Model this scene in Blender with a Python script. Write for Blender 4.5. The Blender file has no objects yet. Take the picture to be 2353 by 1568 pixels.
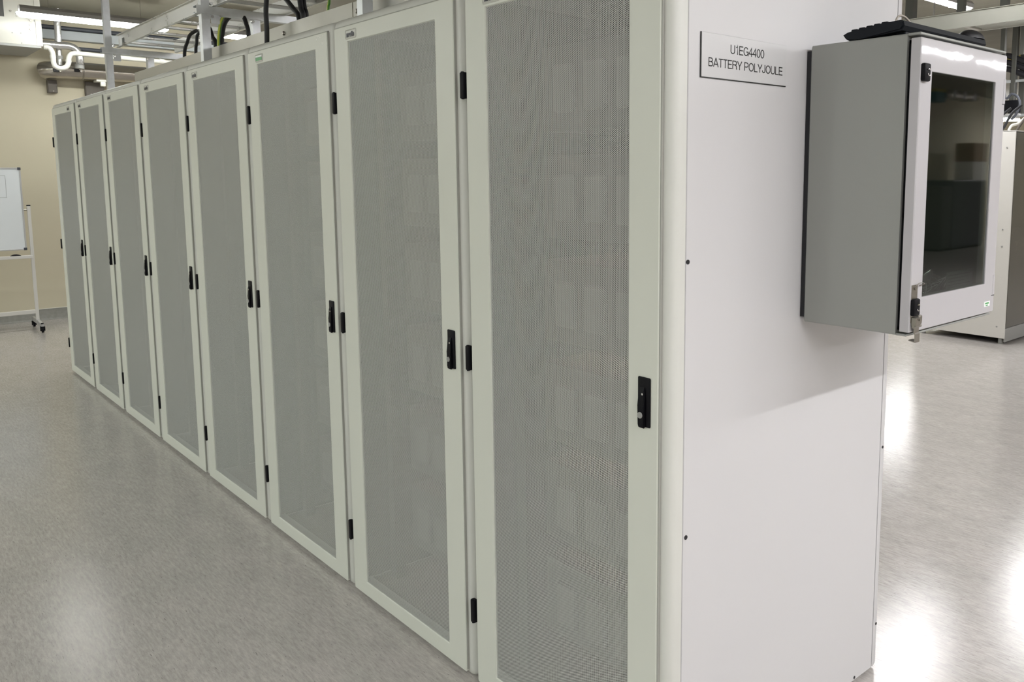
import bpy, bmesh, math, random
from mathutils import Vector, Matrix
random.seed(7)
C = bpy.context.scene.collection
scn = bpy.context.scene
PI = math.pi

# ------------------------------------------------------------------ camera
W, H, FPX = 2353.0, 1568.0, 1938.4
PPX, PPY = 187.77, -146.6
CAM = Vector((1.23416, -1.35028, 1.54248))
RV = Vector((0.6744069, 0.7383577, -0.0018005))
UV = Vector((-0.0887922, 0.0835221, 0.9925422))
FV = Vector((-0.7330016, 0.6692174, -0.1218883))
cd = bpy.data.cameras.new('camera')
cam = bpy.data.objects.new('camera', cd); C.objects.link(cam)
m = Matrix((RV, UV, -FV)).transposed().to_4x4(); m.translation = CAM
cam.matrix_world = m
cd.sensor_fit = 'HORIZONTAL'; cd.sensor_width = 36.0
cd.lens = 36.0 * FPX / W
cd.shift_x = -PPX / W
cd.shift_y = PPY / W
cd.clip_start = 0.05; cd.clip_end = 100
scn.camera = cam

def at(x, y, ax, v):
    """point of the photograph (pixels) on the plane where coordinate ax is v"""
    d = FV + RV * ((x - W / 2 - PPX) / FPX) + UV * ((H / 2 + PPY - y) / FPX)
    i = 'xyz'.index(ax)
    return CAM + d * ((v - CAM[i]) / d[i])

# ------------------------------------------------------------------ world, exposure
wd = bpy.data.worlds.new('world'); scn.world = wd; wd.use_nodes = True
wd.node_tree.nodes['Background'].inputs[0].default_value = (0.8, 0.85, 0.9, 1)
wd.node_tree.nodes['Background'].inputs[1].default_value = 0.02
scn.view_settings.view_transform = 'Standard'
scn.view_settings.look = 'None'
scn.view_settings.gamma = 1
scn.view_settings.use_curve_mapping = False
scn.view_settings.exposure = 1.0
scn.cycles.max_bounces = 8
scn.cycles.transparent_max_bounces = 24
scn.cycles.use_light_tree = True
scn.cycles.sample_clamp_indirect = 6
LAMP_COOL, LAMP_WARM, LAMP_FAR, LAMP_ROOF = 60.0, 88.0, 26.0, 22.0          # strengths of the tubes (right aisle, left aisle)

# ------------------------------------------------------------------ materials
MATS = {}
def mat(name, col, rough=0.5, metal=0.0, spec=0.5, noise=0.0, nscale=20.0, bump=0.0, bscale=60.0,
        stretch=(1, 1, 1), rvar=0.0, coat=0.0):
    mt = bpy.data.materials.new(name); mt.use_nodes = True
    nt = mt.node_tree; N = nt.nodes; L = nt.links
    b = N['Principled BSDF']
    b.inputs['Base Color'].default_value = (*col, 1)
    b.inputs['Roughness'].default_value = rough
    b.inputs['Metallic'].default_value = metal
    b.inputs['Specular IOR Level'].default_value = spec
    b.inputs['Coat Weight'].default_value = coat
    tc = N.new('ShaderNodeTexCoord'); mp = N.new('ShaderNodeMapping'); mp.inputs['Scale'].default_value = stretch
    L.new(tc.outputs['Object'], mp.inputs['Vector'])
    nz = N.new('ShaderNodeTexNoise'); nz.inputs['Scale'].default_value = nscale; nz.inputs['Detail'].default_value = 4
    L.new(mp.outputs[0], nz.inputs['Vector'])
    if noise:
        mx = N.new('ShaderNodeMix'); mx.data_type = 'RGBA'
        mx.inputs['A'].default_value = (*[c * (1 - noise) for c in col], 1)
        mx.inputs['B'].default_value = (*[min(1, c * (1 + noise)) for c in col], 1)
        L.new(nz.outputs['Fac'], mx.inputs['Factor']); L.new(mx.outputs['Result'], b.inputs['Base Color'])
    if rvar:
        mr = N.new('ShaderNodeMapRange'); mr.inputs['From Min'].default_value = .3; mr.inputs['From Max'].default_value = .7
        mr.inputs['To Min'].default_value = rough - rvar; mr.inputs['To Max'].default_value = rough + rvar
        L.new(nz.outputs['Fac'], mr.inputs['Value']); L.new(mr.outputs[0], b.inputs['Roughness'])
    if bump:
        n2 = N.new('ShaderNodeTexNoise'); n2.inputs['Scale'].default_value = bscale; n2.inputs['Detail'].default_value = 3
        L.new(mp.outputs[0], n2.inputs['Vector'])
        bp = N.new('ShaderNodeBump'); bp.inputs['Strength'].default_value = bump; bp.inputs['Distance'].default_value = .002
        L.new(n2.outputs['Fac'], bp.inputs['Height']); L.new(bp.outputs[0], b.inputs['Normal']); L.new(bp.outputs[0], b.inputs['Coat Normal'])
    MATS[name] = mt
    return mt

def emis(name, col, s):
    mt = bpy.data.materials.new(name); mt.use_nodes = True
    nt = mt.node_tree; nt.nodes.clear()
    e = nt.nodes.new('ShaderNodeEmission'); e.inputs[0].default_value = (*col, 1); e.inputs[1].default_value = s
    o = nt.nodes.new('ShaderNodeOutputMaterial'); nt.links.new(e.outputs[0], o.inputs[0])
    return mt

PAINT = mat('cabinet_paint', (0.64, 0.65, 0.59), .42, noise=.03, nscale=3, bump=.04, bscale=900)
FRAMEP = mat('frame_paint', (0.61, 0.61, 0.575), .4, noise=.02, nscale=3, bump=.03, bscale=900)
SEAL = mat('grey_seal', (0.34, 0.34, 0.31), .6)
PANEL = mat('side_panel_paint', (0.585, 0.575, 0.587), .4, noise=.02, nscale=2, bump=.03, bscale=900)
ENC_SHADED = mat('enclosure_paint_shaded', (0.28, 0.285, 0.27), .38, noise=.03, nscale=5, bump=.04, bscale=700)  # the door's paint again, darkened for the shade on the body's side
ENCD = mat('enclosure_door_paint', (0.45, 0.435, 0.455), .42, noise=.03, nscale=6, bump=.16, bscale=9, coat=.3)
ENCD.node_tree.nodes['Principled BSDF'].inputs['Coat Roughness'].default_value = .04
INNER = mat('inner_metal', (0.07, 0.07, 0.068), .6, noise=.1)
MODULE = mat('module_grey', (0.17, 0.17, 0.16), .5, noise=.15, nscale=30)
BLACK = mat('black_plastic', (0.003, 0.003, 0.005), .5, spec=.15)
BLACKM = mat('black_matt', (0.008, 0.008, 0.011), .5, bump=.1)
KEYB = mat('keyboard_plastic', (0.006, 0.008, 0.012), .5, spec=.2)
STEEL = mat('lock_steel', (0.33, 0.31, 0.28), .34, 1.0, noise=.08)
CHROME = mat('chrome', (0.75, 0.75, 0.75), .18, 1.0)
GALV = mat('galvanised_steel', (0.60, 0.62, 0.64), .36, .85, noise=.16, nscale=28, rvar=.08, stretch=(1, 1, 1))
ALU = mat('aluminium_rail', (0.68, 0.68, 0.67), .3, .85, noise=.07, nscale=9, rvar=.06)
ALUW = mat('dull_aluminium', (0.44, 0.43, 0.39), .42, .55, noise=.12, nscale=6, rvar=.06)
DUCTM = mat('duct_cladding', (0.42, 0.39, 0.35), .22, .9, noise=.06, nscale=5)
FOIL = mat('crinkled_foil', (0.75, 0.75, 0.76), .25, .9, bump=1.0, bscale=45)
PVC = mat('white_pvc', (0.62, 0.615, 0.57), .35)
CABLE = mat('black_cable', (0.010, 0.010, 0.013), .5, noise=.1)
BEIGEC = mat('beige_cable', (0.42, 0.38, 0.34), .5)
WHITEP = mat('white_plastic', (0.75, 0.74, 0.68), .35)
ACP = mat('cream_metal', (0.52, 0.51, 0.46), .35, noise=.02)
GREYP = mat('grey_plastic', (0.30, 0.30, 0.29), .5)
DARKH = mat('dark_hanger', (0.075, 0.075, 0.065), .5, .4)
DARKP = mat('dark_pipe', (0.06, 0.065, 0.08), .4)
BEAMP = mat('blue_grey_paint', (0.42, 0.45, 0.47), .5)
BROWN = mat('brown_box', (0.10, 0.085, 0.07), .5, noise=.1)
BOARD = mat('whiteboard_enamel', (0.72, 0.75, 0.78), .25, noise=.04, nscale=4)
FRAMEW = mat('stand_paint', (0.62, 0.60, 0.57), .45)
ALF = mat('board_frame', (0.55, 0.55, 0.56), .35, .6)
SIGN = mat('sign_laminate', (0.57, 0.565, 0.575), .3)
INK = mat('black_ink', (0.006, 0.006, 0.006), .5)
LINE = mat('marker_line', (0.30, 0.32, 0.33), .5)
BADGE = mat('badge_plastic', (0.52, 0.52, 0.48), .35)
NAVY = mat('badge_letters', (0.015, 0.015, 0.03), .4)
GREEN = mat('badge_green', (0.05, 0.32, 0.09), .4)
PAPER = mat('label_paper', (0.16, 0.17, 0.165), .6)
WHITESTK = mat('white_sticker', (0.85, 0.87, 0.86), .4)
CHIP = mat('bare_chip', (0.85, 0.84, 0.80), .5)
GREYDOOR = mat('grey_lacquer', (0.10, 0.095, 0.08), .22, .3, noise=.08, nscale=2, coat=.3)
WPAN = mat('white_lacquer', (0.66, 0.64, 0.60), .4, noise=.02)
WALL = mat('wall_paint', (0.53, 0.483, 0.365), .75, noise=.04, nscale=1.3, bump=.05, bscale=150)
CEIL = mat('ceiling_concrete', (0.27, 0.255, 0.205), .8, noise=.22, nscale=2.2, bump=.2, bscale=20, stretch=(.35, 2.2, 1))
BASEB = mat('grey_vinyl_skirting', (0.24, 0.235, 0.215), .45, noise=.25, nscale=30)
HOUSING = mat('lamp_housing', (0.30, 0.29, 0.28), .5)
TUBE_A = emis('lamp_light_far_row', (0.98, 1.0, 0.96), LAMP_FAR)
TUBE_R = emis('lamp_light_roof_row', (0.98, 1.0, 0.97), LAMP_ROOF)
TUBE_W = emis('lamp_light_warm', (0.93, 1.0, 0.965), LAMP_WARM)
TUBE_C = emis('lamp_light_cool', (0.985, 0.985, 1.0), LAMP_COOL)

# green and yellow earth cable: helical stripe across the object's own height
def two_tone():
    mt = mat('earth_cable', (0.1, 0.3, 0.03), .4)
    nt = mt.node_tree; N = nt.nodes; L = nt.links
    tc = N.new('ShaderNodeTexCoord'); sx = N.new('ShaderNodeSeparateXYZ'); L.new(tc.outputs['UV'], sx.inputs[0])
    gt = N.new('ShaderNodeMath'); gt.operation = 'GREATER_THAN'; gt.inputs[1].default_value = .5
    L.new(sx.outputs['X'], gt.inputs[0])
    mx = N.new('ShaderNodeMix'); mx.data_type = 'RGBA'
    mx.inputs['A'].default_value = (0.06, 0.24, 0.02, 1); mx.inputs['B'].default_value = (0.62, 0.66, 0.10, 1)
    L.new(gt.outputs[0], mx.inputs['Factor']); L.new(mx.outputs['Result'], N['Principled BSDF'].inputs['Base Color'])
    return mt
EARTH = two_tone()

# perforated sheet: staggered round holes, 4.3 mm pitch
def perforated():
    mt = mat('perforated_sheet', (0.60, 0.61, 0.585), .45)
    nt = mt.node_tree; N = nt.nodes; L = nt.links
    b = N['Principled BSDF']; out = N['Material Output']
    tc = N.new('ShaderNodeTexCoord'); sx = N.new('ShaderNodeSeparateXYZ'); L.new(tc.outputs['Object'], sx.inputs[0])
    def M(op, a, bb=None):
        n = N.new('ShaderNodeMath'); n.operation = op
        for i, v in enumerate((a, bb)):
            if v is None: continue
            if isinstance(v, (int, float)): n.inputs[i].default_value = v
            else: L.new(v, n.inputs[i])
        return n.outputs[0]
    P = 0.0043; cx = P * 0.8660254
    X = M('ADD', sx.outputs['X'], 10.0); Z = M('ADD', sx.outputs['Z'], 10.0)
    def lattice(ox, oz):          # distance to the rectangular lattice 2cx by P shifted by ox, oz
        ax = M('SUBTRACT', M('MODULO', M('ADD', X, ox), 2 * cx), cx)
        az = M('SUBTRACT', M('MODULO', M('ADD', Z, oz), P), P / 2)
        return M('ADD', M('MULTIPLY', ax, ax), M('MULTIPLY', az, az))
    d = M('MINIMUM', lattice(0, 0), lattice(cx, P / 2))
    hole = M('LESS_THAN', d, (0.00166) ** 2)
    tr = N.new('ShaderNodeBsdfTransparent'); ms = N.new('ShaderNodeMixShader')
    L.new(hole, ms.inputs[0]); L.new(b.outputs[0], ms.inputs[1]); L.new(tr.outputs[0], ms.inputs[2])
    L.new(ms.outputs[0], out.inputs[0])
    return mt
PERF = perforated()

def glass_mat(name, tint, rough=.02, ior=1.5):
    mt = bpy.data.materials.new(name); mt.use_nodes = True
    nt = mt.node_tree; nt.nodes.clear(); N = nt.nodes; L = nt.links
    tr = N.new('ShaderNodeBsdfTransparent'); tr.inputs[0].default_value = (*tint, 1)
    gl = N.new('ShaderNodeBsdfGlossy'); gl.inputs['Roughness'].default_value = rough; gl.inputs[0].default_value = (1, 1, 1, 1)
    fr = N.new('ShaderNodeFresnel'); fr.inputs[0].default_value = ior
    ge = N.new('ShaderNodeNewGeometry'); mu = N.new('ShaderNodeMath'); mu.operation = 'MULTIPLY_ADD'; mu.inputs[1].default_value = -1; mu.inputs[2].default_value = 1
    L.new(ge.outputs['Backfacing'], mu.inputs[0]); m2 = N.new('ShaderNodeMath'); m2.operation = 'MULTIPLY'; L.new(mu.outputs[0], m2.inputs[0]); L.new(fr.outputs[0], m2.inputs[1])
    ms = N.new('ShaderNodeMixShader'); L.new(m2.outputs[0], ms.inputs[0]); L.new(tr.outputs[0], ms.inputs[1]); L.new(gl.outputs[0], ms.inputs[2])
    o = N.new('ShaderNodeOutputMaterial'); L.new(ms.outputs[0], o.inputs[0])
    return mt
GLASS = glass_mat('smoked_glass', (0.50, 0.54, 0.50), .03, 1.8)
BACKP = mat('backplate_grey', (0.40, 0.42, 0.39), .5)
FILM = glass_mat('clear_film', (0.80, 0.82, 0.82), .10, 2.4)
FOLD_GLINT = mat('film_fold_glint', (0.75, 0.77, 0.78), .15)  # white threads stand in for highlights on the crumpled film

def floor_mat():
    mt = mat('vinyl_floor', (0.30, 0.29, 0.27), .3)
    nt = mt.node_tree; N = nt.nodes; L = nt.links; b = N['Principled BSDF']
    tc = N.new('ShaderNodeTexCoord')
    def nz(scale, st, det=4, rough=.6):
        mp = N.new('ShaderNodeMapping'); mp.inputs['Scale'].default_value = st; L.new(tc.outputs['Object'], mp.inputs[0])
        n = N.new('ShaderNodeTexNoise'); n.inputs['Scale'].default_value = scale; n.inputs['Detail'].default_value = det
        n.inputs['Roughness'].default_value = rough; L.new(mp.outputs[0], n.inputs['Vector']); return n.outputs['Fac']
    fine = nz(75, (.24, 1.4, 1), 6, .8); mid = nz(9, (.5, 1.2, 1), 4)
    big = nz(.9, (1, 1, 1), 2); fleck = nz(130, (.25, 1.6, 1), 2)
    r = N.new('ShaderNodeValToRGB'); L.new(fine, r.inputs[0])
    r.color_ramp.elements[0].position = .30; r.color_ramp.elements[0].color = (0.335, 0.312, 0.293, 1)
    r.color_ramp.elements[1].position = .70; r.color_ramp.elements[1].color = (0.565, 0.53, 0.505, 1)
    r2 = N.new('ShaderNodeValToRGB'); L.new(mid, r2.inputs[0])
    r2.color_ramp.elements[0].position = .35; r2.color_ramp.elements[0].color = (0.93, 0.935, 0.93, 1)
    r2.color_ramp.elements[1].position = .65; r2.color_ramp.elements[1].color = (1.04, 1.03, 1.03, 1)
    mx = N.new('ShaderNodeMix'); mx.data_type = 'RGBA'; mx.blend_type = 'MULTIPLY'; mx.inputs['Factor'].default_value = 1
    L.new(r.outputs[0], mx.inputs['A']); L.new(r2.outputs[0], mx.inputs['B'])
    r3 = N.new('ShaderNodeValToRGB'); L.new(fleck, r3.inputs[0])
    r3.color_ramp.elements[0].position = .27; r3.color_ramp.elements[0].color = (0.45, 0.45, 0.45, 1)
    r3.color_ramp.elements[1].position = .34; r3.color_ramp.elements[1].color = (1, 1, 1, 1)
    m2 = N.new('ShaderNodeMix'); m2.data_type = 'RGBA'; m2.blend_type = 'MULTIPLY'; m2.inputs['Factor'].default_value = 1
    L.new(mx.outputs['Result'], m2.inputs['A']); L.new(r3.outputs[0], m2.inputs['B'])
    L.new(m2.outputs['Result'], b.inputs['Base Color'])
    mr = N.new('ShaderNodeMapRange'); L.new(fine, mr.inputs['Value'])
    mr.inputs['From Min'].default_value = .3; mr.inputs['From Max'].default_value = .7
    mr.inputs['To Min'].default_value = .13; mr.inputs['To Max'].default_value = .21
    L.new(mr.outputs[0], b.inputs['Roughness'])
    bp = N.new('ShaderNodeBump'); bp.inputs['Strength'].default_value = .1; bp.inputs['Distance'].default_value = .002
    L.new(fine, bp.inputs['Height']); L.new(bp.outputs[0], b.inputs['Normal'])
    b.inputs['Specular IOR Level'].default_value = .5
    return mt
FLOOR = floor_mat()

# ------------------------------------------------------------------ mesh helpers
def obj(name, bm, mt, parent=None, smooth=35):
    me = bpy.data.meshes.new(name); bmesh.ops.recalc_face_normals(bm, faces=bm.faces[:]); bm.to_mesh(me); bm.free()
    me.materials.append(mt)
    if smooth:
        me.polygons.foreach_set('use_smooth', [True] * len(me.polygons)); me.set_sharp_from_angle(angle=math.radians(smooth))
    o = bpy.data.objects.new(name, me); C.objects.link(o)
    if parent: o.parent = parent
    return o

def tag(o, label=None, cat=None, group=None, kind=None):
    if label: o['label'] = label
    if cat: o['category'] = cat
    if group: o['group'] = group
    if kind: o['kind'] = kind
    return o

def thing(name, label, cat, loc=(0, 0, 0), rz=0, group=None):
    o = bpy.data.objects.new(name, None); C.objects.link(o); o.location = loc; o.rotation_euler = (0, 0, rz)
    o.empty_display_size = .05
    return tag(o, label, cat, group)

def dup(root, label=None, group=None, loc=None):
    r = root.copy(); C.objects.link(r)
    if loc is not None: r.location = loc
    if label: r['label'] = label
    if group: r['group'] = group
    for ch in list(root.children):
        c = ch.copy(); C.objects.link(c); c.parent = r
        for g in ch.children:
            d = g.copy(); C.objects.link(d); d.parent = c
    return r

def BM(): return bmesh.new()

def box(bm, x0, x1, y0, y1, z0, z1, bev=0.0, seg=2):
    r = bmesh.ops.create_cube(bm, size=1.0)
    vs = r['verts']
    for v in vs:
        v.co = Vector(((x0 + x1) / 2 + v.co.x * (x1 - x0), (y0 + y1) / 2 + v.co.y * (y1 - y0), (z0 + z1) / 2 + v.co.z * (z1 - z0)))
    if bev:
        es = list({e for v in vs for e in v.link_edges})
        bmesh.ops.bevel(bm, geom=es, offset=bev, segments=seg, affect='EDGES', profile=.5)
    return bm

def cyl(bm, p0, p1, r0, r1=None, seg=16, cap=True):
    r1 = r0 if r1 is None else r1
    p0, p1 = Vector(p0), Vector(p1); d = (p1 - p0)
    q = d.to_track_quat('Z', 'Y').to_matrix().to_4x4(); q.translation = (p0 + p1) / 2
    bmesh.ops.create_cone(bm, cap_ends=cap, segments=seg, radius1=r0, radius2=r1, depth=d.length, matrix=q)
    return bm

def smooth_path(pts, n=6):
    pts = [Vector(p) for p in pts]
    if len(pts) < 3: return pts
    out = []
    P = [pts[0] * 2 - pts[1]] + pts + [pts[-1] * 2 - pts[-2]]
    for i in range(1, len(P) - 2):
        a, b, c, d = P[i - 1:i + 3]
        for k in range(n):
            t = k / n
            out.append(.5 * ((2 * b) + (c - a) * t + (2 * a - 5 * b + 4 * c - d) * t * t + (3 * b - a - 3 * c + d) * t ** 3))
    out.append(pts[-1]); return out

def tube(bm, pts, r, seg=10, cap=True):
    pts = [Vector(p) for p in pts]
    uvl = bm.loops.layers.uv.verify()
    rings = []; nrm = None
    for i, p in enumerate(pts):
        t = (pts[min(i + 1, len(pts) - 1)] - pts[max(i - 1, 0)]).normalized()
        if nrm is None:
            nrm = t.orthogonal().normalized()
        nrm = (nrm - t * nrm.dot(t)).normalized(); bn = t.cross(nrm)
        rr = r[i] if isinstance(r, (list, tuple)) else r
        rings.append([bm.verts.new(p + (nrm * math.cos(2 * PI * k / seg) + bn * math.sin(2 * PI * k / seg)) * rr) for k in range(seg)])
    for a, b in zip(rings, rings[1:]):
        for k in range(seg):
            f = bm.faces.new((a[k], a[(k + 1) % seg], b[(k + 1) % seg], b[k]))
            for l in f.loops: l[uvl].uv = ((k + .5) / seg * 2 % 1.0, 0)
    if cap:
        bm.faces.new(rings[0][::-1]); bm.faces.new(rings[-1])
    return bm

def rrect(x0, x1, z0, z1, r, y, seg=5):
    pts = []
    for cx, cz, a0 in ((x1 - r, z1 - r, 0), (x0 + r, z1 - r, PI / 2), (x0 + r, z0 + r, PI), (x1 - r, z0 + r, 1.5 * PI)):
        for k in range(seg + 1):
            a = a0 + PI / 2 * k / seg
            pts.append((cx + r * math.cos(a), y, cz + r * math.sin(a)))
    return pts

def loft(bm, loops, cap0=False, cap1=False, close=False):
    L = [[bm.verts.new(p) for p in lp] for lp in loops]
    n = len(L[0])
    prs = list(zip(L, L[1:])) + ([(L[-1], L[0])] if close else [])
    for a, b in prs:
        for k in range(n): bm.faces.new((a[k], a[(k + 1) % n], b[(k + 1) % n], b[k]))
    if cap0: bm.faces.new(L[0][::-1])
    if cap1: bm.faces.new(L[-1])
    return bm

def prism(bm, poly, axis, a, b):
    """extrude polygon (2D) along axis from a to b; poly coords are the other two axes in order"""
    def P(p, v):
        return {'x': (v, p[0], p[1]), 'y': (p[0], v, p[1]), 'z': (p[0], p[1], v)}[axis]
    A = [bm.verts.new(P(p, a)) for p in poly]; B = [bm.verts.new(P(p, b)) for p in poly]
    n = len(poly)
    for k in range(n): bm.faces.new((A[k], A[(k + 1) % n], B[(k + 1) % n], B[k]))
    bm.faces.new(A[::-1]); bm.faces.new(B)
    return bm

def text(name, body, size, mt, parent, M, depth=.0006, sx=1.0, align='CENTER', bold=0.0):
    cu = bpy.data.curves.new(name, 'FONT'); cu.body = body; cu.size = size; cu.align_x = align; cu.extrude = depth
    cu.offset = bold
    t = bpy.data.objects.new(name, cu); C.objects.link(t)
    me = bpy.data.meshes.new_from_object(t.evaluated_get(bpy.context.evaluated_depsgraph_get()))
    bpy.data.objects.remove(t)
    me.transform(Matrix.Diagonal((sx, 1, 1, 1))); me.transform(M)
    me.materials.clear(); me.materials.append(mt)
    o = bpy.data.objects.new(name, me); C.objects.link(o); o.parent = parent
    return o
M_FRONT = lambda x, y, z: Matrix.Translation((x, y, z)) @ Matrix.Rotation(PI / 2, 4, 'X')                       # reads from -y
M_SIDE = lambda x, y, z: Matrix.Translation((x, y, z)) @ Matrix.Rotation(PI / 2, 4, 'Z') @ Matrix.Rotation(PI / 2, 4, 'X')  # reads from +x

# ------------------------------------------------------------------ the room
XW0, XW1, YW0, YW1, ZC = -9.3, 7.8, -12.0, 24.0, 3.25
def slab(name, a, mt):
    return tag(obj(name, box(BM(), *a), mt, smooth=0), kind='structure')
slab('floor', (XW0, XW1, YW0, YW1, -.1, 0), FLOOR)
slab('ceiling', (XW0, XW1, YW0, YW1, ZC, ZC + .15), CEIL)
slab('wall_left', (XW0 - .2, XW0, YW0, YW1, -.1, ZC + .15), WALL)
slab('wall_right', (XW1, XW1 + .2, YW0, YW1, -.1, ZC + .15), WALL)
slab('wall_back', (XW0 - .2, XW1 + .2, YW1, YW1 + .2, -.1, ZC + .15), WALL)
slab('wall_front', (XW0 - .2, XW1 + .2, YW0 - .2, YW0, -.1, ZC + .15), WALL)
bm = BM()
prism(bm, [(XW0, .118), (XW0 + .006, .118), (XW0 + .006, .02), (XW0 + .012, .008), (XW0 + .022, 0.001), (XW0, 0.001)], 'y', YW0, YW1)
tag(obj('baseboard_left', bm, BASEB), kind='structure')
bm = BM(); box(bm, XW0 + .001, XW0 + .009, YW0, YW1, .118, .123)
tag(obj('trim_1', bm, WHITEP, smooth=0), kind='structure')

# ------------------------------------------------------------------ lamps
def make_lamp(name, label, group, tube_mat, zh=3.0, flat=.012):
    t = thing(name, label, 'lamp', group=group)
    bm = BM(); prism(bm, [(-.058, -.004), (-.062, .03), (-.04, .058), (.04, .058), (.062, .03), (.058, -.004)], 'y', .02, 1.25)
    obj('housing', bm, HOUSING, t)
    bm = BM()
    sec = [(.054 * math.cos(a), -flat * abs(math.sin(a)) - .004) for a in [PI + PI * k / 10 for k in range(11)]]
    loops = []
    for y, s in ((.0, .3), (.012, .75), (.035, 1), (1.235, 1), (1.258, .75), (1.27, .3)):
        loops.append([(p[0] * s, y, p[1] * s - .001) for p in sec])
    loft(bm, loops, True, True)
    obj('diffuser', bm, tube_mat, t)
    bm = BM(); tube(bm, [(.056 * math.cos(a), .002, -(flat + .004) * abs(math.sin(a))) for a in [PI + PI * k / 10 for k in range(11)]], .002, 6)
    obj('end_rim', bm, CHROME, t)
    for y in (.25, 1.02):
        obj('hanger_wire', tube(BM(), [(0, y, .055), (0, y, ZC - zh)], .0025, 6), STEEL, t)
        obj('clip', box(BM(), -.064, -.056, y - .012, y + .012, -.012, .02), STEEL, t)
    return t
lampA = make_lamp('batten_lamp', 'fluorescent batten lamp above the silver duct, its near end beside the cream air unit',
                  'fluorescent battens over the far wall', TUBE_A, flat=.042)
lampA.location = (-8.0, .085, 2.995)
dup(lampA, 'second fluorescent batten lamp of the far row, seen bright between the ladder rungs', loc=(-8.0, 1.62, 2.995))
for y in (-3.2, -4.9, -6.6):
    dup(lampA, 'unseen fluorescent batten lamp beside the far wall', 'battens beside the far wall', loc=(-7.9, y, 2.995))
lampC = make_lamp('batten_lamp', 'unseen cool fluorescent batten lamp over the wide aisle', 'battens over the wide aisle', TUBE_C)
lampC.location = (2.76, -1.6, 3.0)
for p in ((2.76, -3.2), (2.76, .0), (2.76, 1.6), (2.76, 3.2), (2.76, 4.8), (6.0, -1.6), (6.0, 1.6), (6.0, 4.8), (4.3, 8.4), (4.3, 10.0), (1.2, 9.0),
          (-2.25, 5.1), (-1.9, 7.35), (-6.05, 12.1), (-6.05, 13.9), (-2.0, 12.5), (1.0, 16.0), (-5.0, 6.0), (6.3, 17.8), (6.3, 19.4), (5.2, 20.8)):  # last entries, near the right wall, added to brighten its reflection in the glass
    dup(lampC, loc=(p[0], p[1], 3.0))
lampW = make_lamp('batten_lamp', 'unseen fluorescent batten lamp over the cabinet front aisle', 'battens over the front aisle', TUBE_W)
lampW.location = (-.9, -5.6, 3.0)
for p in ((1.4, -7.6), (-3.2, -5.6), (-5.4, -5.0), (-.9, -9.4), (-3.4, -9.4), (3.6, -9.4)):
    dup(lampW, loc=(p[0], p[1], 3.0))
lampR = make_lamp('batten_lamp', 'unseen fluorescent batten lamp above the roofs of the cabinet row', 'battens above the cabinet roofs', TUBE_R)
lampR.location = (-4.0, 1.5, 3.0)
dup(lampR, loc=(-1.4, 1.9, 3.0))
lampF = None
for q, nm in (((2316, 273), 'left of the two bright far lamps above the white cabinet top'), ((2344, 276), 'right of the two bright far lamps above the white cabinet top')):
    p = at(q[0], q[1], 'z', 2.8)
    if lampF is None:
        t = lampF = make_lamp('batten_lamp', nm, 'far lamps over the white cabinet', TUBE_C, zh=2.83, flat=.05); t.location = (p.x, p.y, 2.83)
    else:
        t = dup(lampF, nm, loc=(p.x, p.y, 2.83))
    t.rotation_euler = (0, 0, PI / 2 + .35)

# ------------------------------------------------------------------ the row of perforated cabinets
HWID, ZT, DEP = .397, 2.069, .99
def ring(y0, y1, yf, R, inset):
    """rounded outer frame facing the side yf"""
    s = 1 if yf > y0 else -1
    L = [rrect(-HWID + inset, HWID - inset, inset, ZT - inset, .012, y0), rrect(-HWID, HWID, 0, ZT, .022, y0),
         rrect(-HWID, HWID, 0, ZT, .022, yf - s * R)]
    for k in range(1, 6):
        a = PI / 2 * k / 5; i = R * (1 - math.cos(a))
        L.append(rrect(-HWID + i, HWID - i, i, ZT - i, max(.022 - i * .5, .008), yf - s * R * (1 - math.sin(a))))
    L.append(rrect(-HWID + inset, HWID - inset, inset, ZT - inset, .012, yf))
    return loft(BM(), L, close=True)

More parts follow.
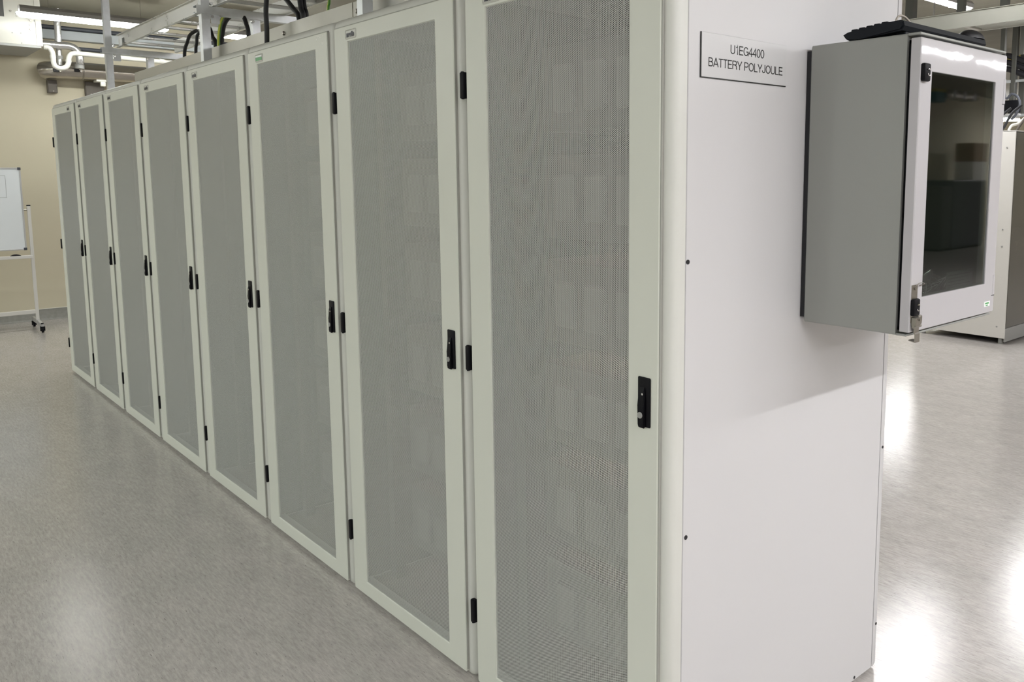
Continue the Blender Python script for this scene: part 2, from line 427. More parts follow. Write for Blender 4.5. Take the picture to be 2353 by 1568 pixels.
def make_cabinet():
    t = thing('battery_cabinet', '', 'cabinet', group='perforated door cabinets in the long row')
    fr = obj('front_frame', ring(.054, .0095, .0095, .024, .05), FRAMEP, t)
    obj('rear_frame', ring(DEP - .04, DEP, DEP, .026, .05), PANEL, t)
    for s in (-1, 1):
        x = s * HWID
        obj('side_panel', box(BM(), min(x, x - s * .012), max(x, x - s * .012), .0565, DEP - .0425, .012, ZT - .03, .0015, 1), PANEL, t)
    obj('roof_panel', box(BM(), -HWID + .002, HWID - .002, .056, DEP - .042, ZT - .02, ZT - .004, .002, 1), PAINT, t)
    obj('floor_plate', box(BM(), -HWID + .02, HWID - .02, .056, DEP - .042, .012, .025), INNER, t, 0)
    obj('back_panel', box(BM(), -HWID + .05, HWID - .05, DEP - .03, DEP - .012, .05, ZT - .05), PAINT, t, 0)
    # inner rack: rails and equipment
    bm = BM()
    for x in (-.31, .31): box(bm, x - .02, x + .02, .13, .17, .03, ZT - .06)
    obj('rack_rail', bm, BLACKM, t, 0)
    bm = BM(); box(bm, -.3465, -.340, .011, .30, .052, ZT - .052); box(bm, .340, .3465, .011, .30, .052, ZT - .052); box(bm, -.386, -.376, .06, .93, .03, ZT - .04); box(bm, .376, .386, .06, .93, .03, ZT - .04); box(bm, -.37, .37, .93, .94, .03, ZT - .04)
    box(bm, -.376, .376, .06, .93, ZT - .045, ZT - .035)
    obj('inner_lining', bm, INNER, t, 0)
    for k in range(6):
        z = .16 + .30 * k
        bm = BM(); box(bm, -.27, .27, .19, .80, z, z + .235, .004, 1)
        e = obj('equipment_module', bm, INNER, t)
        bm = BM()
        for j in range(4):
            x = -.20 + .125 * j
            box(bm, x, x + .085, .170, .19, z + .05, z + .18, .006, 1)
        obj('module_face', bm, MODULE, e)
    # door
    dx0, dx1, dz0, dz1 = -.368, .368, .016, 2.036
    mx0, mx1, mz0, mz1 = -.2725, .2725, .070, 1.984
    L = [rrect(dx0, dx1, dz0, dz1, .006, .0085), rrect(dx0, dx1, dz0, dz1, .006, .002), rrect(dx0 + .002, dx1 - .002, dz0 + .002, dz1 - .002, .005, 0),
         rrect(mx0 - .002, mx1 + .002, mz0 - .002, mz1 + .002, .001, 0), rrect(mx0, mx1, mz0, mz1, .001, .0027), rrect(mx0, mx1, mz0, mz1, .001, .0085)]
    d = obj('door', loft(BM(), L, close=True), PAINT, t)
    obj('door_seal', box(BM(), dx1 + .0002, dx1 + .003, .0022, .0093, dz0 + .01, dz1 - .002), SEAL, d, 0)
    obj('door_seal', box(BM(), dx0 - .003, dx0 - .0002, .0045, .0093, dz0 + .01, dz1 - .002), SEAL, d, 0)
    obj('door_seal', box(BM(), dx0, dx1, .0045, .0093, dz1 + .0002, dz1 + .003), SEAL, d, 0)
    bm = BM()
    for yy_ in (.0040, .0047):       # front and back of the punched sheet
        bm.faces.new([bm.verts.new(p) for p in ((mx0, yy_, mz0), (mx1, yy_, mz0), (mx1, yy_, mz1), (mx0, yy_, mz1))])
    obj('perforated_sheet', bm, PERF, d, 0)
    for z in (1.7876, 1.0124, .2352):
        bm = BM()
        box(bm, -.3935, -.3755, -.006, .010, z - .0365, z + .0365, .0035, 2)
        h = obj('hinge', bm, BLACK, t)
        obj('hinge_pin', cyl(BM(), (-.3845, -.001, z - .038), (-.3845, -.001, z + .038), .0045, seg=10), BLACK, h)
    # swing handle
    hx, hz0, hz1 = .327, .967, 1.083
    bm = BM(); box(bm, hx - .0195, hx + .0195, -.004, .001, hz0, hz1, .003, 2)
    hd = obj('swing_handle', bm, BLACK, d)
    bm = BM()
    prof = [(hz0 - .003, -.008), (hz0 + .004, -.0115), (hz0 + .05, -.0105), (hz0 + .088, -.008), (hz0 + .096, -.003), (hz0 - .003, -.003)]
    prism(bm, [(p[1], p[0]) for p in prof], 'x', hx - .0135, hx + .0065)
    bmesh.ops.bevel(bm, geom=bm.edges[:], offset=.0025, segments=2, affect='EDGES')
    obj('lever', bm, BLACK, d)
    obj('lock_cylinder', cyl(BM(), (hx - .0045, -.0105, hz0 + .028), (hx - .0045, -.0128, hz0 + .028), .0078, .007, 20), GREYP, d)
    bm = BM(); cyl(bm, (hx + .001, -.0085, hz0 + .078), (hx + .001, -.0100, hz0 + .078), .0028, seg=10)
    obj('lever_glint', bm, CHROME, d)  # bright disc stands in for the small highlight on the lever
    # roof bolts
    for x in (-.27, .335):
        bm = BM(); cyl(bm, (x, .085, ZT - .006), (x, .085, ZT + .010), .013, .011, 8); cyl(bm, (x, .085, ZT + .010), (x, .085, ZT + .016), .007, .005, 8)
        obj('roof_bolt', bm, STEEL, t)
    return t, d

def badge(parent, x, body='martin', green=False):
    z = 1.991
    L = [rrect(x - .038, x + .038, z, z + .031, .006, .001), rrect(x - .038, x + .038, z, z + .031, .006, -.0015), rrect(x - .0345, x + .0345, z + .0035, z + .0275, .004, -.003),
         rrect(x - .034, x + .034, z + .004, z + .027, .004, -.0015)]
    b = obj('badge', loft(BM(), L, False, True), BADGE, parent)
    if green:
        obj('badge_stripe', box(BM(), x - .031, x + .031, -.0028, -.0014, z + .006, z + .018), GREEN, parent, 0)
        obj('badge_strip', box(BM(), x - .031, x + .031, -.0034, -.0014, z + .019, z + .025), WHITESTK, parent, 0)
    else:
        text('badge_lettering', body, .0235, NAVY, parent, M_FRONT(x, -.0022, z + .0075), .0005, .86, bold=.0012)
    return b

proto, pdoor = make_cabinet()
WHERE = ['nearest perforated door cabinet of the row, with the name sign on its side',
         'second perforated door cabinet from the near end, right of the green badged one',
         'third cabinet from the near end, with chipped door paint and a green badge',
         'fourth perforated door cabinet from the near end, standing left of the green badged one',
         'fifth perforated door cabinet from the near end, next beyond the middle strut post',
         'sixth perforated door cabinet from the near end, third from the far end of the row',
         'seventh perforated door cabinet, next to the farthest one',
         'farthest perforated door cabinet of the row, its badge on the right and its side free']
WHERE[1] = WHERE[1].replace('{b} ', 'small ')
cabs = []
for k in range(8):
    cx = -.400 if k == 0 else -.403 - .7945 * k
    c = proto if k == 0 else dup(proto, loc=(0, 0, 0))
    c.location = (cx, 0, 0); c['label'] = WHERE[k]; cabs.append(c)
for k, c in enumerate(cabs):
    d = [x for x in c.children if x.name.split('.')[0] == 'door'][0]
    badge(d, .20 if k == 7 else -.2455, green=(k == 2))
# paint chips on the third door
d3 = [x for x in cabs[2].children if x.name.split('.')[0] == 'door'][0]
for (x, z, w, h) in ((.332, 2.000, .005, .010), (.318, 2.022, .004, .006), (.303, 2.027, .006, .004), (.288, 2.018, .004, .007), (.3655, 1.99, .002, .020), (.366, 1.93, .0015, .03), (.366, 1.86, .0013, .02), (.341, 2.026, .003, .005)):
    bm = BM(); n = 7
    prism(bm, [(x + w * math.cos(2 * PI * i / n) * random.uniform(.5, 1), z + h * math.sin(2 * PI * i / n) * random.uniform(.5, 1)) for i in range(n)], 'y', -.0004, .0002)
    obj('paint_chip', bm, CHIP, d3, 0)
# screw holes on the visible side
for (y, z, r) in ((.0625, 1.347, .0055), (.0665, .704, .0055), (.962, .719, .0045), (.966, .150, .0045), (.848, .021, .0045)):
    o = obj('panel_screw', cyl(BM(), (HWID - .002, y, z), (HWID + .0012, y, z), r, seg=14), BLACKM, proto)

# sign on the side panel
XS = -.003
sg = thing('name_sign', 'white sign plate with black text on the side of the nearest cabinet', 'sign', (XS, .255, 1.80))
bm = BM(); box(bm, .0003, .0032, -.158, .158, -.046, .050, .0006, 1)
obj('plate', bm, SIGN, sg)
obj('edge_strip', box(BM(), .0002, .0024, -.1605, -.158, -.048, .050), INK, sg, 0)['label'] = 'black edge of the sign plate'  # black strips along the left and bottom edges of the plate
obj('edge_strip', box(BM(), .0002, .0024, -.158, .158, -.048, -.0462), INK, sg, 0)['label'] = 'black edge of the sign plate'
def arc(cx, cy, rx, ry, a0, a1, n=10):
    return [(cx + rx * math.cos(math.radians(a0 + (a1 - a0) * k / n)), cy + ry * math.sin(math.radians(a0 + (a1 - a0) * k / n))) for k in range(n + 1)]
def glyphs():
    t = .055; G = {}
    G['U'] = (.66, [[(.08, 1), (.08, .30)] + arc(.33, .30, .25, .245, 180, 360) + [(.58, .30), (.58, 1)]])
    G['1'] = (.50, [[(.12, .78), (.22, .80), (.30, .88), (.32, 1), (.32, 0)]])
    G['E'] = (.62, [[(.58, .95), (.09, .95), (.09, .055), (.60, .055)], [(.09, .52), (.55, .52)]])
    G['G'] = (.74, [arc(.37, .5, .30, .445, 38, 200) + arc(.37, .5, .30, .445, 215, 350) + [(.67, .46), (.40, .46)], [(.67, .46), (.67, 0)]])
    G['4'] = (.56, [[(.40, 0), (.40, .95), (.05, .30), (.53, .30)]])
    G['0'] = (.56, [arc(.28, .5, .215, .445, 90, 450, 20)])
    G['O'] = (.76, [arc(.38, .5, .315, .445, 90, 450, 20)])
    G['B'] = (.66, [[(.09, .055), (.09, .95), (.36, .95)] + arc(.36, .745, .19, .205, 90, -90) + [(.09, .54)], [(.36, .54)] + arc(.38, .297, .21, .242, 90, -90) + [(.06, .055)]])
    G['A'] = (.68, [[(.03, 0), (.33, .98), (.35, .98), (.65, 0)], [(.14, .31), (.54, .31)]])
    G['T'] = (.60, [[(.02, .95), (.58, .95)], [(.30, .95), (.30, 0)]])
    G['R'] = (.70, [[(.09, 0), (.09, .95), (.40, .95)] + arc(.40, .735, .205, .215, 90, -90) + [(.09, .52)], [(.38, .52), (.50, .47), (.585, .38), (.60, .12), (.64, 0)]])
    G['Y'] = (.66, [[(.03, 1), (.33, .42), (.63, 1)], [(.33, .42), (.33, 0)]])
    G['P'] = (.64, [[(.09, 0), (.09, .95), (.36, .95)] + arc(.36, .70, .22, .25, 90, -90) + [(.09, .45)]])
    G['L'] = (.54, [[(.09, 1), (.09, .055), (.53, .055)]])
    G['J'] = (.50, [[(.40, 1), (.40, .25)] + arc(.23, .25, .17, .195, 0, -180) + [(.06, .32)]])
    G[' '] = (.28, [])
    return G
GLY = glyphs()
def ribbon(bm, P, w, x0, x1, fn):
    """flat stroke along the 2-D polyline P, given thickness x0..x1 off the wall"""
    Q = [P[0]]
    for p in P[1:]:
        if (Vector(p) - Vector(Q[-1])).length > 2e-5: Q.append(p)
    P = Q; n = len(P); Lf = []; Rt = []
    for i in range(n):
        a = Vector(P[max(i - 1, 0)]); b = Vector(P[i]); c = Vector(P[min(i + 1, n - 1)])
        d1 = (b - a).normalized() if i else (c - b).normalized(); d2 = (c - b).normalized() if i < n - 1 else d1
        n1 = Vector((-d1.y, d1.x)); n2 = Vector((-d2.y, d2.x)); m_ = (n1 + n2)
        m_ = m_.normalized() if m_.length > 1e-6 else n1
        k = min(1 / max(m_.dot(n1), .35), 2.2) * w
        Lf.append(b + m_ * k); Rt.append(b - m_ * k)
    V = [[bm.verts.new(fn(p, x)) for p in (Lf[i], Rt[i]) for x in (x0, x1)] for i in range(n)]
    for a, b in zip(V, V[1:]):
        for q in ((0, 1, 1, 0), ):
            bm.faces.new((a[1], b[1], b[3], a[3])); bm.faces.new((a[0], a[2], b[2], b[0]))
            bm.faces.new((a[0], b[0], b[1], a[1])); bm.faces.new((a[2], a[3], b[3], b[2]))
def line_of_text(body, ya, yb, zb, zt_):
    tot = sum(GLY[c][0] for c in body); sc = (yb - ya) / tot; x = 0
    for c in body:
        wd_, strokes = GLY[c]
        if strokes:
            bm = BM()
            for st in strokes:
                P = [(ya + (x + p[0]) * sc, zb + p[1] * (zt_ - zb)) for p in st]
                ribbon(bm, P, (zt_ - zb) * .060, .0032, .0036, lambda p, xx: (xx, p.x, p.y))
            obj('letter', bm, INK, sg, 0)
        x += wd_
y_ = lambda px, py: at(px, py, 'x', 0).y - .255
z_ = lambda px, py: at(px, py, 'x', 0).z - 1.80
line_of_text('U1EG4400', y_(1678, 113), y_(1756, 124), z_(1681, 124), z_(1680, 103))
line_of_text('BATTERY POLYJOULE', y_(1627, 141), y_(1798, 159), z_(1629, 152), z_(1629, 131.5))

# ------------------------------------------------------------------ grey enclosure on the side panel
en = thing('wall_enclosure', 'grey wall mounted enclosure with a smoked glass door on the end cabinet side', 'enclosure', (0, 0, 0))
y0, y1, z0, z1 = .5, .963, 1.162, 1.857
XF = .264
def yz(loop): return [(x, y, z) for (y, x, z) in loop]
L = [rrect(y0 + .003, y1 - .003, z0 + .003, z1 - .003, .003, .014), rrect(y0 + .004, y1 - .004, z0 + .004, z1 - .004, .004, .010), rrect(y0, y1, z0, z1, .005, .014), rrect(y0, y1, z0, z1, .005, XF),
     rrect(y0 + .020, y1 - .020, z0 + .018, z1 - .018, .004, XF), rrect(y0 + .020, y1 - .020, z0 + .018, z1 - .018, .004, XF - .003), rrect(y0 + .003, y1 - .003, z0 + .003, z1 - .003, .003, XF - .003)]
obj('body', loft(BM(), [yz(l) for l in L], close=True), ENC_SHADED, en)
obj('body_back', box(BM(), .0145, .018, y0 + .0035, y1 - .0035, z0 + .0035, z1 - .0035), ENC_SHADED, en, 0)
obj('rain_lip', box(BM(), XF + .0003, XF + .032, y0, y1 + .001, z1 - .0055, z1 + .0003, .0015, 1), ENC_SHADED, en)
obj('rain_lip', box(BM(), XF + .0003, XF + .028, y0, y1, z0, z0 + .005, .0015, 1), ENC_SHADED, en)
obj('mounting_spacer', box(BM(), -.002, .012, y0 + .004, y1 - .004, z0 + .012, z1 - .012), BLACKM, en, 0)
obj('gasket', (lambda b: (box(b, XF, XF + .011, y0 + .010, y0 + .018, z0 + .012, z1 - .014), box(b, XF, XF + .011, y1 - .018, y1 - .010, z0 + .012, z1 - .014),
     box(b, XF, XF + .011, y0 + .01, y1 - .01, z1 - .022, z1 - .014), box(b, XF, XF + .011, y0 + .01, y1 - .01, z0 + .012, z0 + .02), b)[-1])(BM()), BLACK, en, 0)
# door of the enclosure (built facing +x)
XD = .300
dy0, dy1, dz0, dz1 = .4965, .9615, 1.172, 1.8455
gy0, gy1, gz0, gz1 = .5525, .9005, 1.2515, 1.7735
L = [rrect(dy0, dy1, dz0, dz1, .003, .276), rrect(dy0, dy1, dz0, dz1, .003, XD - .002), rrect(dy0 + .002, dy1 - .002, dz0 + .002, dz1 - .002, .003, XD),
     rrect(gy0 - .001, gy1 + .001, gz0 - .001, gz1 + .001, .002, XD), rrect(gy0, gy1, gz0, gz1, .002, XD - .001), rrect(gy0, gy1, gz0, gz1, .002, .276)]
ed = obj('door', loft(BM(), [yz(l) for l in L], close=True), ENCD, en)
obj('glass_pane', box(BM(), XD - .0075, XD - .0035, gy0 - .004, gy1 + .004, gz0 - .004, gz1 + .004), GLASS, ed, 0)
obj('backplate', box(BM(), .03, .034, y0 + .03, y1 - .03, z0 + .03, z1 - .03), BACKP, en, 0)
for z in (1.768, 1.232):
    yc = .512
    bm = BM(); box(bm, XD - .001, XD + .011, yc - .0145, yc + .0145, z - .020 , z + .020, .004, 2)
    lk = obj('lock', bm, BLACK, ed)
    bm = BM()
    for a0 in (.35, PI + .35):
        tube(bm, [(XD + .0125, yc + .002 + .0062 * math.cos(a0 + k * .35), z + .0075 * math.sin(a0 + k * .35)) for k in range(7)], .0012, 6)
    obj('lock_ring', bm, CHROME, ed)
# steel hasp over the lower lock
bm = BM()
box(bm, XD - .0005, XD + .0015, .500, .528, 1.195, 1.284, .0008, 1)
box(bm, XD + .0015, XD + .014, .502, .5235, 1.188, 1.209, .001, 1)
box(bm, XD + .002, XD + .010, .5235, .541, 1.190, 1.212, .003, 2)
cyl(bm, (XD + .008, .500, 1.187), (XD + .008, .536, 1.187), .0035, seg=12)
cyl(bm, (XD + .014, .516, 1.203), (XD + .017, .516, 1.203), .003, seg=10)
cyl(bm, (XD, .514, 1.276), (XD + .004, .514, 1.276), .004, seg=10)
obj('latch_plate', bm, STEEL, en)
bm = BM()
prism(bm, [(XD + .006, 1.186), (XD + .008, 1.186), (XD + .008, 1.172), (XD + .0105, 1.169), (XD + .0105, 1.149), (XD - .006, 1.152), (XD - .006, 1.154), (XD + .0085, 1.151), (XD + .0085, 1.168), (XD + .006, 1.171)], 'y', .507, .529)
obj('latch_arm', bm, STEEL, en)
bm = BM(); tube(bm, smooth_path([(XD + .004, .512, 1.283), (XD + .006, .530, 1.288), (XD + .006, .552, 1.284), (XD + .004, .530, 1.281)]), .0009, 6)
obj('latch_wire', bm, STEEL, en)
for (za, zb) in ((1.722, 1.785), (1.218, 1.272)):
    bm = BM(); box(bm, XD - .002, XD + .0009, .949, .9612, za, zb, .0006, 1)
    obj('hinge_cover', bm, ENCD, ed)
    obj('hinge_slot', box(BM(), XD - .001, XD + .0006, .944, .9618, za - .0022, za - .0008), BLACKM, ed, 0)
bm = BM(); box(bm, XD - .0005, XD + .0008, .902, .936, 1.190, 1.2035)
obj('sticker', bm, WHITESTK, ed, 0)
bm = BM(); box(bm, XD + .0002, XD + .0012, .907, .9285, 1.1965, 1.2005); box(bm, XD + .0002, XD + .0012, .911, .924, 1.1915, 1.1945)
obj('sticker_mark', bm, GREEN, ed, 0)

# things inside the enclosure
pb = thing('plastic_bag', 'crumpled clear plastic bag lying inside the grey enclosure behind the glass', 'bag', (.212, .69, 1.167))
bm = BM()
bmesh.ops.create_icosphere(bm, subdivisions=4, radius=1.0)
from mathutils import noise as mnoise
for v in bm.verts:
    p = v.co.copy(); n = mnoise.noise(p * 2.3) * .5 + mnoise.noise(p * 5.1) * .25
    r = 1 + n
    v.co = Vector((min(.04, p.x * .045 * r), p.y * .095 * r, max(0.0, .062 + p.z * .072 * r)))
obj('film', bm, FILM, pb, 25)
bm = BM()
for k in range(7):
    a = k * .9
    tube(bm, smooth_path([(.045 * math.cos(a), -.07 + .02 * k, .02 + .01 * k), (.046, -.06 + .025 * k, .07 + .008 * k), (.03, -.02 + .02 * k, .105 - .004 * k)]), .0007, 5)
obj('fold_glint', bm, FOLD_GLINT, pb)
pn = thing('instruction_sheet', 'printed instruction sheet standing behind the glass of the enclosure', 'paper', (.258, .84, 1.167))
obj('page', box(BM(), 0, .0006, -.075, .078, .001, .122), PAPER, pn, 0)
bm = BM()
for k in range(13):
    box(bm, .0005, .0011, -.065, .068 - .02 * (k % 3), .112 - .0085 * k, .1135 - .0085 * k)
obj('print_line', bm, INK, pn, 0)['kind'] = 'stuff'

# keyboard lying on the enclosure
kb = thing('keyboard', 'black keyboard lying on top of the grey enclosure', 'keyboard', (0, 0, z1))
prof = [(.088, .018), (.100, .0235), (.2, .033), (.236, .036), (.243, .033), (.246, .022), (.240, .012), (.13, .003), (.105, .003), (.096, .008)]
bm = BM(); prism(bm, prof, 'y', .515, .960)
bmesh.ops.bevel(bm, geom=[e for e in bm.edges if abs(e.verts[0].co.y - e.verts[1].co.y) < 1e-6], offset=.004, segments=2, affect='EDGES')
obj('case', bm, KEYB, kb)
for r_ in range(5):
    x = .106 + r_ * .0195; z = .0245 + r_ * .0019
    for c_ in range(22):
        y = .523 + c_ * .0195
        bm = BM(); box(bm, x, x + .0172, y, y + .0172, z - .003, z + .0055, .002, 1)
        obj('key', bm, KEYB, kb)
for y in (.54, .90):
    obj('foot', box(BM(), .21, .238, y, y + .025, 0.0, .014, .002, 1), KEYB, kb)
ms = thing('computer_mouse', 'black computer mouse resting on the far end of the keyboard', 'mouse', (.215, .932, z1 + .0355))
bm = BM(); bmesh.ops.create_uvsphere(bm, u_segments=24, v_segments=12, radius=1)
for v in bm.verts:
    v.co = Vector((v.co.x * .030, v.co.y * .052, max(0, v.co.z) * .024 * (1 - .15 * v.co.y)))
obj('shell', bm, BLACKM, ms)
obj('wheel', cyl(BM(), (-.003, .03, .018), (.003, .03, .018), .006, seg=12), BLACK, ms)
kc = obj('keyboard_cable', tube(BM(), smooth_path([at(x, y, 'x', .20) for x, y in ((2050, 72), (2056, 56), (2062, 41), (2069, 36), (2079, 39), (2088, 48), (2096, 60))], 8), .0027, 8), BEIGEC)
tag(kc, 'beige cable looping up behind the black keyboard on the enclosure', 'cable')

# ------------------------------------------------------------------ trunking and cable ladder above the row
YC = .20
tk = thing('cable_trunking', 'galvanised trunking lying along the cabinet roofs behind their front edge', 'cable tray', (0, 0, ZT))
def channel(x0, x1, y, z0, z1, fl, th=.002):
    return prism(BM(), [(y, z0), (y + fl, z0), (y + fl, z0 + th), (y + th, z0 + th), (y + th, z1 - th), (y + fl, z1 - th), (y + fl, z1), (y, z1)], 'x', x0, x1)
for i, (a, b) in enumerate(((-4.81, -2.395), (-2.393, -1.815), (-1.813, -.25))):
    obj('trunking_section', channel(a, b, YC - (.0025 if i == 1 else 0), .006, .119, .07), ALUW, tk, 0)
for x in (-2.46, -1.78):
    obj('joint_bolt', cyl(BM(), (x, YC - .001, .082), (x, YC - .008, .082), .010, .007, 10), STEEL, tk)
obj('support_foot', box(BM(), -4.7, -4.66, YC - .02, YC + .09, -.0038, .006), GALV, tk, 0)
for x in (-3.5, -2.0, -.6):
    obj('support_foot', box(BM(), x, x + .04, YC - .02, YC + .09, -.0038, .006), GALV, tk, 0)

ld = thing('cable_ladder', 'aluminium cable ladder running along above the cabinet row', 'cable ladder', (0, 0, 2.38))
XL0, XL1 = -5.14, 1.2
def rail_profile(x0, x1, y, out, h, fl, th=.003):
    P = [(0, 0), (fl, 0), (fl, th), (th, th), (th, h - th), (fl, h - th), (fl, h), (0, h)]
    return prism(BM(), [(y + out * p[0], p[1]) for p in P], 'x', x0, x1)
def railmesh(y, out): return rail_profile(XL0, XL1, y, out, .080, .018)
obj('side_rail', railmesh(.203, -1), ALU, ld, 0)
obj('side_rail', railmesh(.545, 1), ALU, ld, 0)
x = -4.95; k = 0
while x < XL1:
    bm = BM(); box(bm, x - .013, x + .013, .203, .545, .006, .022, .003, 1)
    obj('rung', bm, ALU, ld); x += .2575
obj('end_clamp', box(BM(), -5.0, -4.95, .185, .20, -.004, .012), STEEL, ld, 0)
bm = BM(); box(bm, -5.04, -5.0, .1965, .1985, .012, .05); obj('rail_sticker', bm, PAPER, ld, 0)

def strut(bm, x, y, z0, z1, s=.0205):
    # C strut, open to -x
    t = .003; l = .009
    P = [(-s, -s), (s, -s), (s, s), (-s, s), (-s, s - l), (-s + t, s - l), (-s + t, s - t), (s - t, s - t), (s - t, -s + t), (-s + t, -s + t), (-s + t, -s + l), (-s, -s + l)]
    return prism(bm, [(x + p[0], y + p[1]) for p in P], 'z', z0, z1)
FR = [(-5.195, 'strut frame at the open far end of the cable ladder'),
      (-3.30, 'middle strut frame carrying the cable ladder, beside the green and yellow cable'),
      (-1.62, 'near strut frame of the cable ladder, only its post foot showing at the top edge')]
for X, lb in FR:
    f = thing('strut_frame', lb, 'frame', (X, 0, ZT), group='strut frames under the cable ladder')
    obj('front_post', strut(BM(), 0, .148, -.0035, ZC - ZT), GALV, f, 0)
    obj('rear_post', strut(BM(), 0, .40, -.0035, 2.338 - ZT), GALV, f, 0)
    bm = BM(); y_a, y_b = .105, .63; zz = 2.34 - ZT
    c = .0232
    prism(bm, [(-c, zz), (c, zz), (c, zz + .039), (-c, zz + .039), (-c, zz + .030), (-c + .003, zz + .030), (-c + .003, zz + .036), (c - .003, zz + .036), (c - .003, zz + .003), (-c + .003, zz + .003), (-c + .003, zz + .009), (-c, zz + .009)], 'y', y_a, y_b)
    obj('crossbar', bm, GALV, f, 0)
    obj('foot_plate', box(BM(), -.045, .045, .10, .196, -.0038, .001), GALV, f, 0)
    for (y, z) in ((.178, zz + .052), (.178, zz - .012), (.38, zz - .012)):
        obj('bolt', cyl(BM(), (.012, y, z), (.03, y, z), .009, .008, 6), CHROME, f)
    bm = BM(); box(bm, .0207, .0237, .172, .215, zz - .045, zz - .002)
    obj('angle_bracket', bm, GALV, f, 0)

def cable(name, pts, r, mt, label, cat='cable', group='cables dropping from the ladder', plane=.33, extra=(), pre=()):
    P = [Vector(p) for p in pre] + [at(x, y, 'y', plane) for x, y in pts]
    P = P + [Vector(e) for e in extra]
    o = obj(name, tube(BM(), smooth_path(P, 6), r, 10), mt, smooth=60)
    return tag(o, label, cat, group)
def down(pt, plane):            # foot of a cable: on to the cabinet roof behind the trunking
    p = at(pt[0], pt[1], 'y', plane); return (p.x - .01, plane, ZT + .004)
def drop(name, pts, r, mt, label, plane, pre=()):
    P0 = at(*pts[0], 'y', plane)
    return cable(name, pts, r, mt, label, plane=plane, pre=pre, extra=(down(pts[-1], plane),))
drop('power_cable', [(437, 80), (430, 98), (424, 124)], .010, CABLE, 'far black cable of the pair hanging left of the middle strut post', .36, pre=[tuple(at(452, 70, 'y', .38))])
drop('power_cable', [(454, 80), (452, 98), (450, 119)], .009, CABLE, 'near black cable of the pair hanging left of the middle strut post', .34, pre=[tuple(at(470, 66, 'y', .36))])
drop('power_cable', [(482, 66), (488, 85), (496, 104)], .012, CABLE, 'black cable hanging just right of the middle strut post', .34)
drop('power_cable', [(530, 37), (516, 54), (511, 78), (510, 100)], .012, CABLE, 'black cable hanging close behind the green and yellow earth cable', .38, pre=[tuple(at(548, 36, 'y', .40))])
drop('earth_cable', [(517, 33), (509, 46), (504, 70), (502, 102)], .0080, EARTH, 'green and yellow earth cable arching down beside the middle strut post', .33, pre=[tuple(at(526, 30, 'y', .36))])
drop('power_cable', [(560, 37), (566, 56), (571, 79)], .011, CABLE, 'black cable hanging left of the rear post of the middle strut frame', .34)
drop('power_cable', [(613, -8), (611, 25), (613, 66)], .0105, CABLE, 'thick black cable hanging in front of the ladder crossbar', .12 + .02)
drop('power_cable', [(652, -8), (674, 20), (687, 43)], .0105, CABLE, 'slanting black cable left of the thick upright pair', .26)
drop('power_cable', [(688, -8), (692, 20), (697, 41)], .0115, CABLE, 'left cable of the thick upright black pair', .26)
drop('power_cable', [(697, -8), (701, 20), (705, 39)], .0090, CABLE, 'right cable of the thick upright black pair', .28)
drop('earth_cable', [(757, -8), (756, 8), (754, 24)], .0060, EARTH, 'green and yellow earth cable nearest to the camera, right of the black cables', .30)
bm = BM()
for k in range(6):
    y = .30 + .03 * k
    tube(bm, smooth_path([(-2.9, y + .02, 2.425), (-2.75, y, 2.43 + .008 * (k % 2)), (-2.45, y, 2.425), (-1.6, y, 2.43), (1.1, y, 2.43)], 5), .010, 8)
tag(obj('cable_bundle', bm, CABLE, smooth=60), 'bundle of black cables lying on the rungs of the cable ladder', 'cables', kind='stuff')

# ------------------------------------------------------------------ services on the far left wall
au = thing('air_unit', 'cream air handling unit hanging under the ceiling in the far corner', 'air unit', (0, 0, 0))
ax0, ax1, ay0, ay1, az0, az1 = XW0 + .02, -8.5, -1.3, .354, 2.772, ZC - .02
obj('casing', box(BM(), ax0, ax1, ay0, ay1, az0, az1, .006, 2), ACP, au)
obj('corner_strip', box(BM(), ax1 - .002, ax1 + .005, ay1 - .045, ay1 + .003, az0 + .001, az1), ACP, au)
obj('drip_tray', box(BM(), ax0, ax1 - .004, ay0, ay1 - .01, az0 - .02, az0 + .002), GREYP, au, 0)
p = at(5, 18, 'x', ax1)
obj('air_grille', box(BM(), ax1 - .004, ax1 + .003, ay0 + .05, at(8, 20, 'x', ax1).y, at(0, 37, 'x', ax1).z, az1 - .05), INNER, au, 0)
for q, r_ in (((70, 46), .013), ((70, 57), .012), ((71, 67), .012), ((24, 25), .008)):
    p = at(*q, 'x', ax1); obj('knob', cyl(BM(), (ax1, p.y, p.z), (ax1 + .012, p.y, p.z), r_, seg=14), STEEL, au)
for q in ((28, 75), (48, 76), (50, 99), (79, 48)):
    p = at(*q, 'x', ax1); obj('screw', cyl(BM(), (ax1, p.y, p.z), (ax1 + .004, p.y, p.z), .006, seg=8), GREYP, au)
a, b = at(59, 71, 'x', ax1), at(83, 75, 'x', ax1)
obj('rating_plate', box(BM(), ax1, ax1 + .002, a.y, b.y, b.z, a.z), BADGE, au, 0)
obj('rating_print', box(BM(), ax1 + .0015, ax1 + .003, a.y + .01, (a.y + b.y) / 2, b.z + .004, a.z - .004), INK, au, 0)

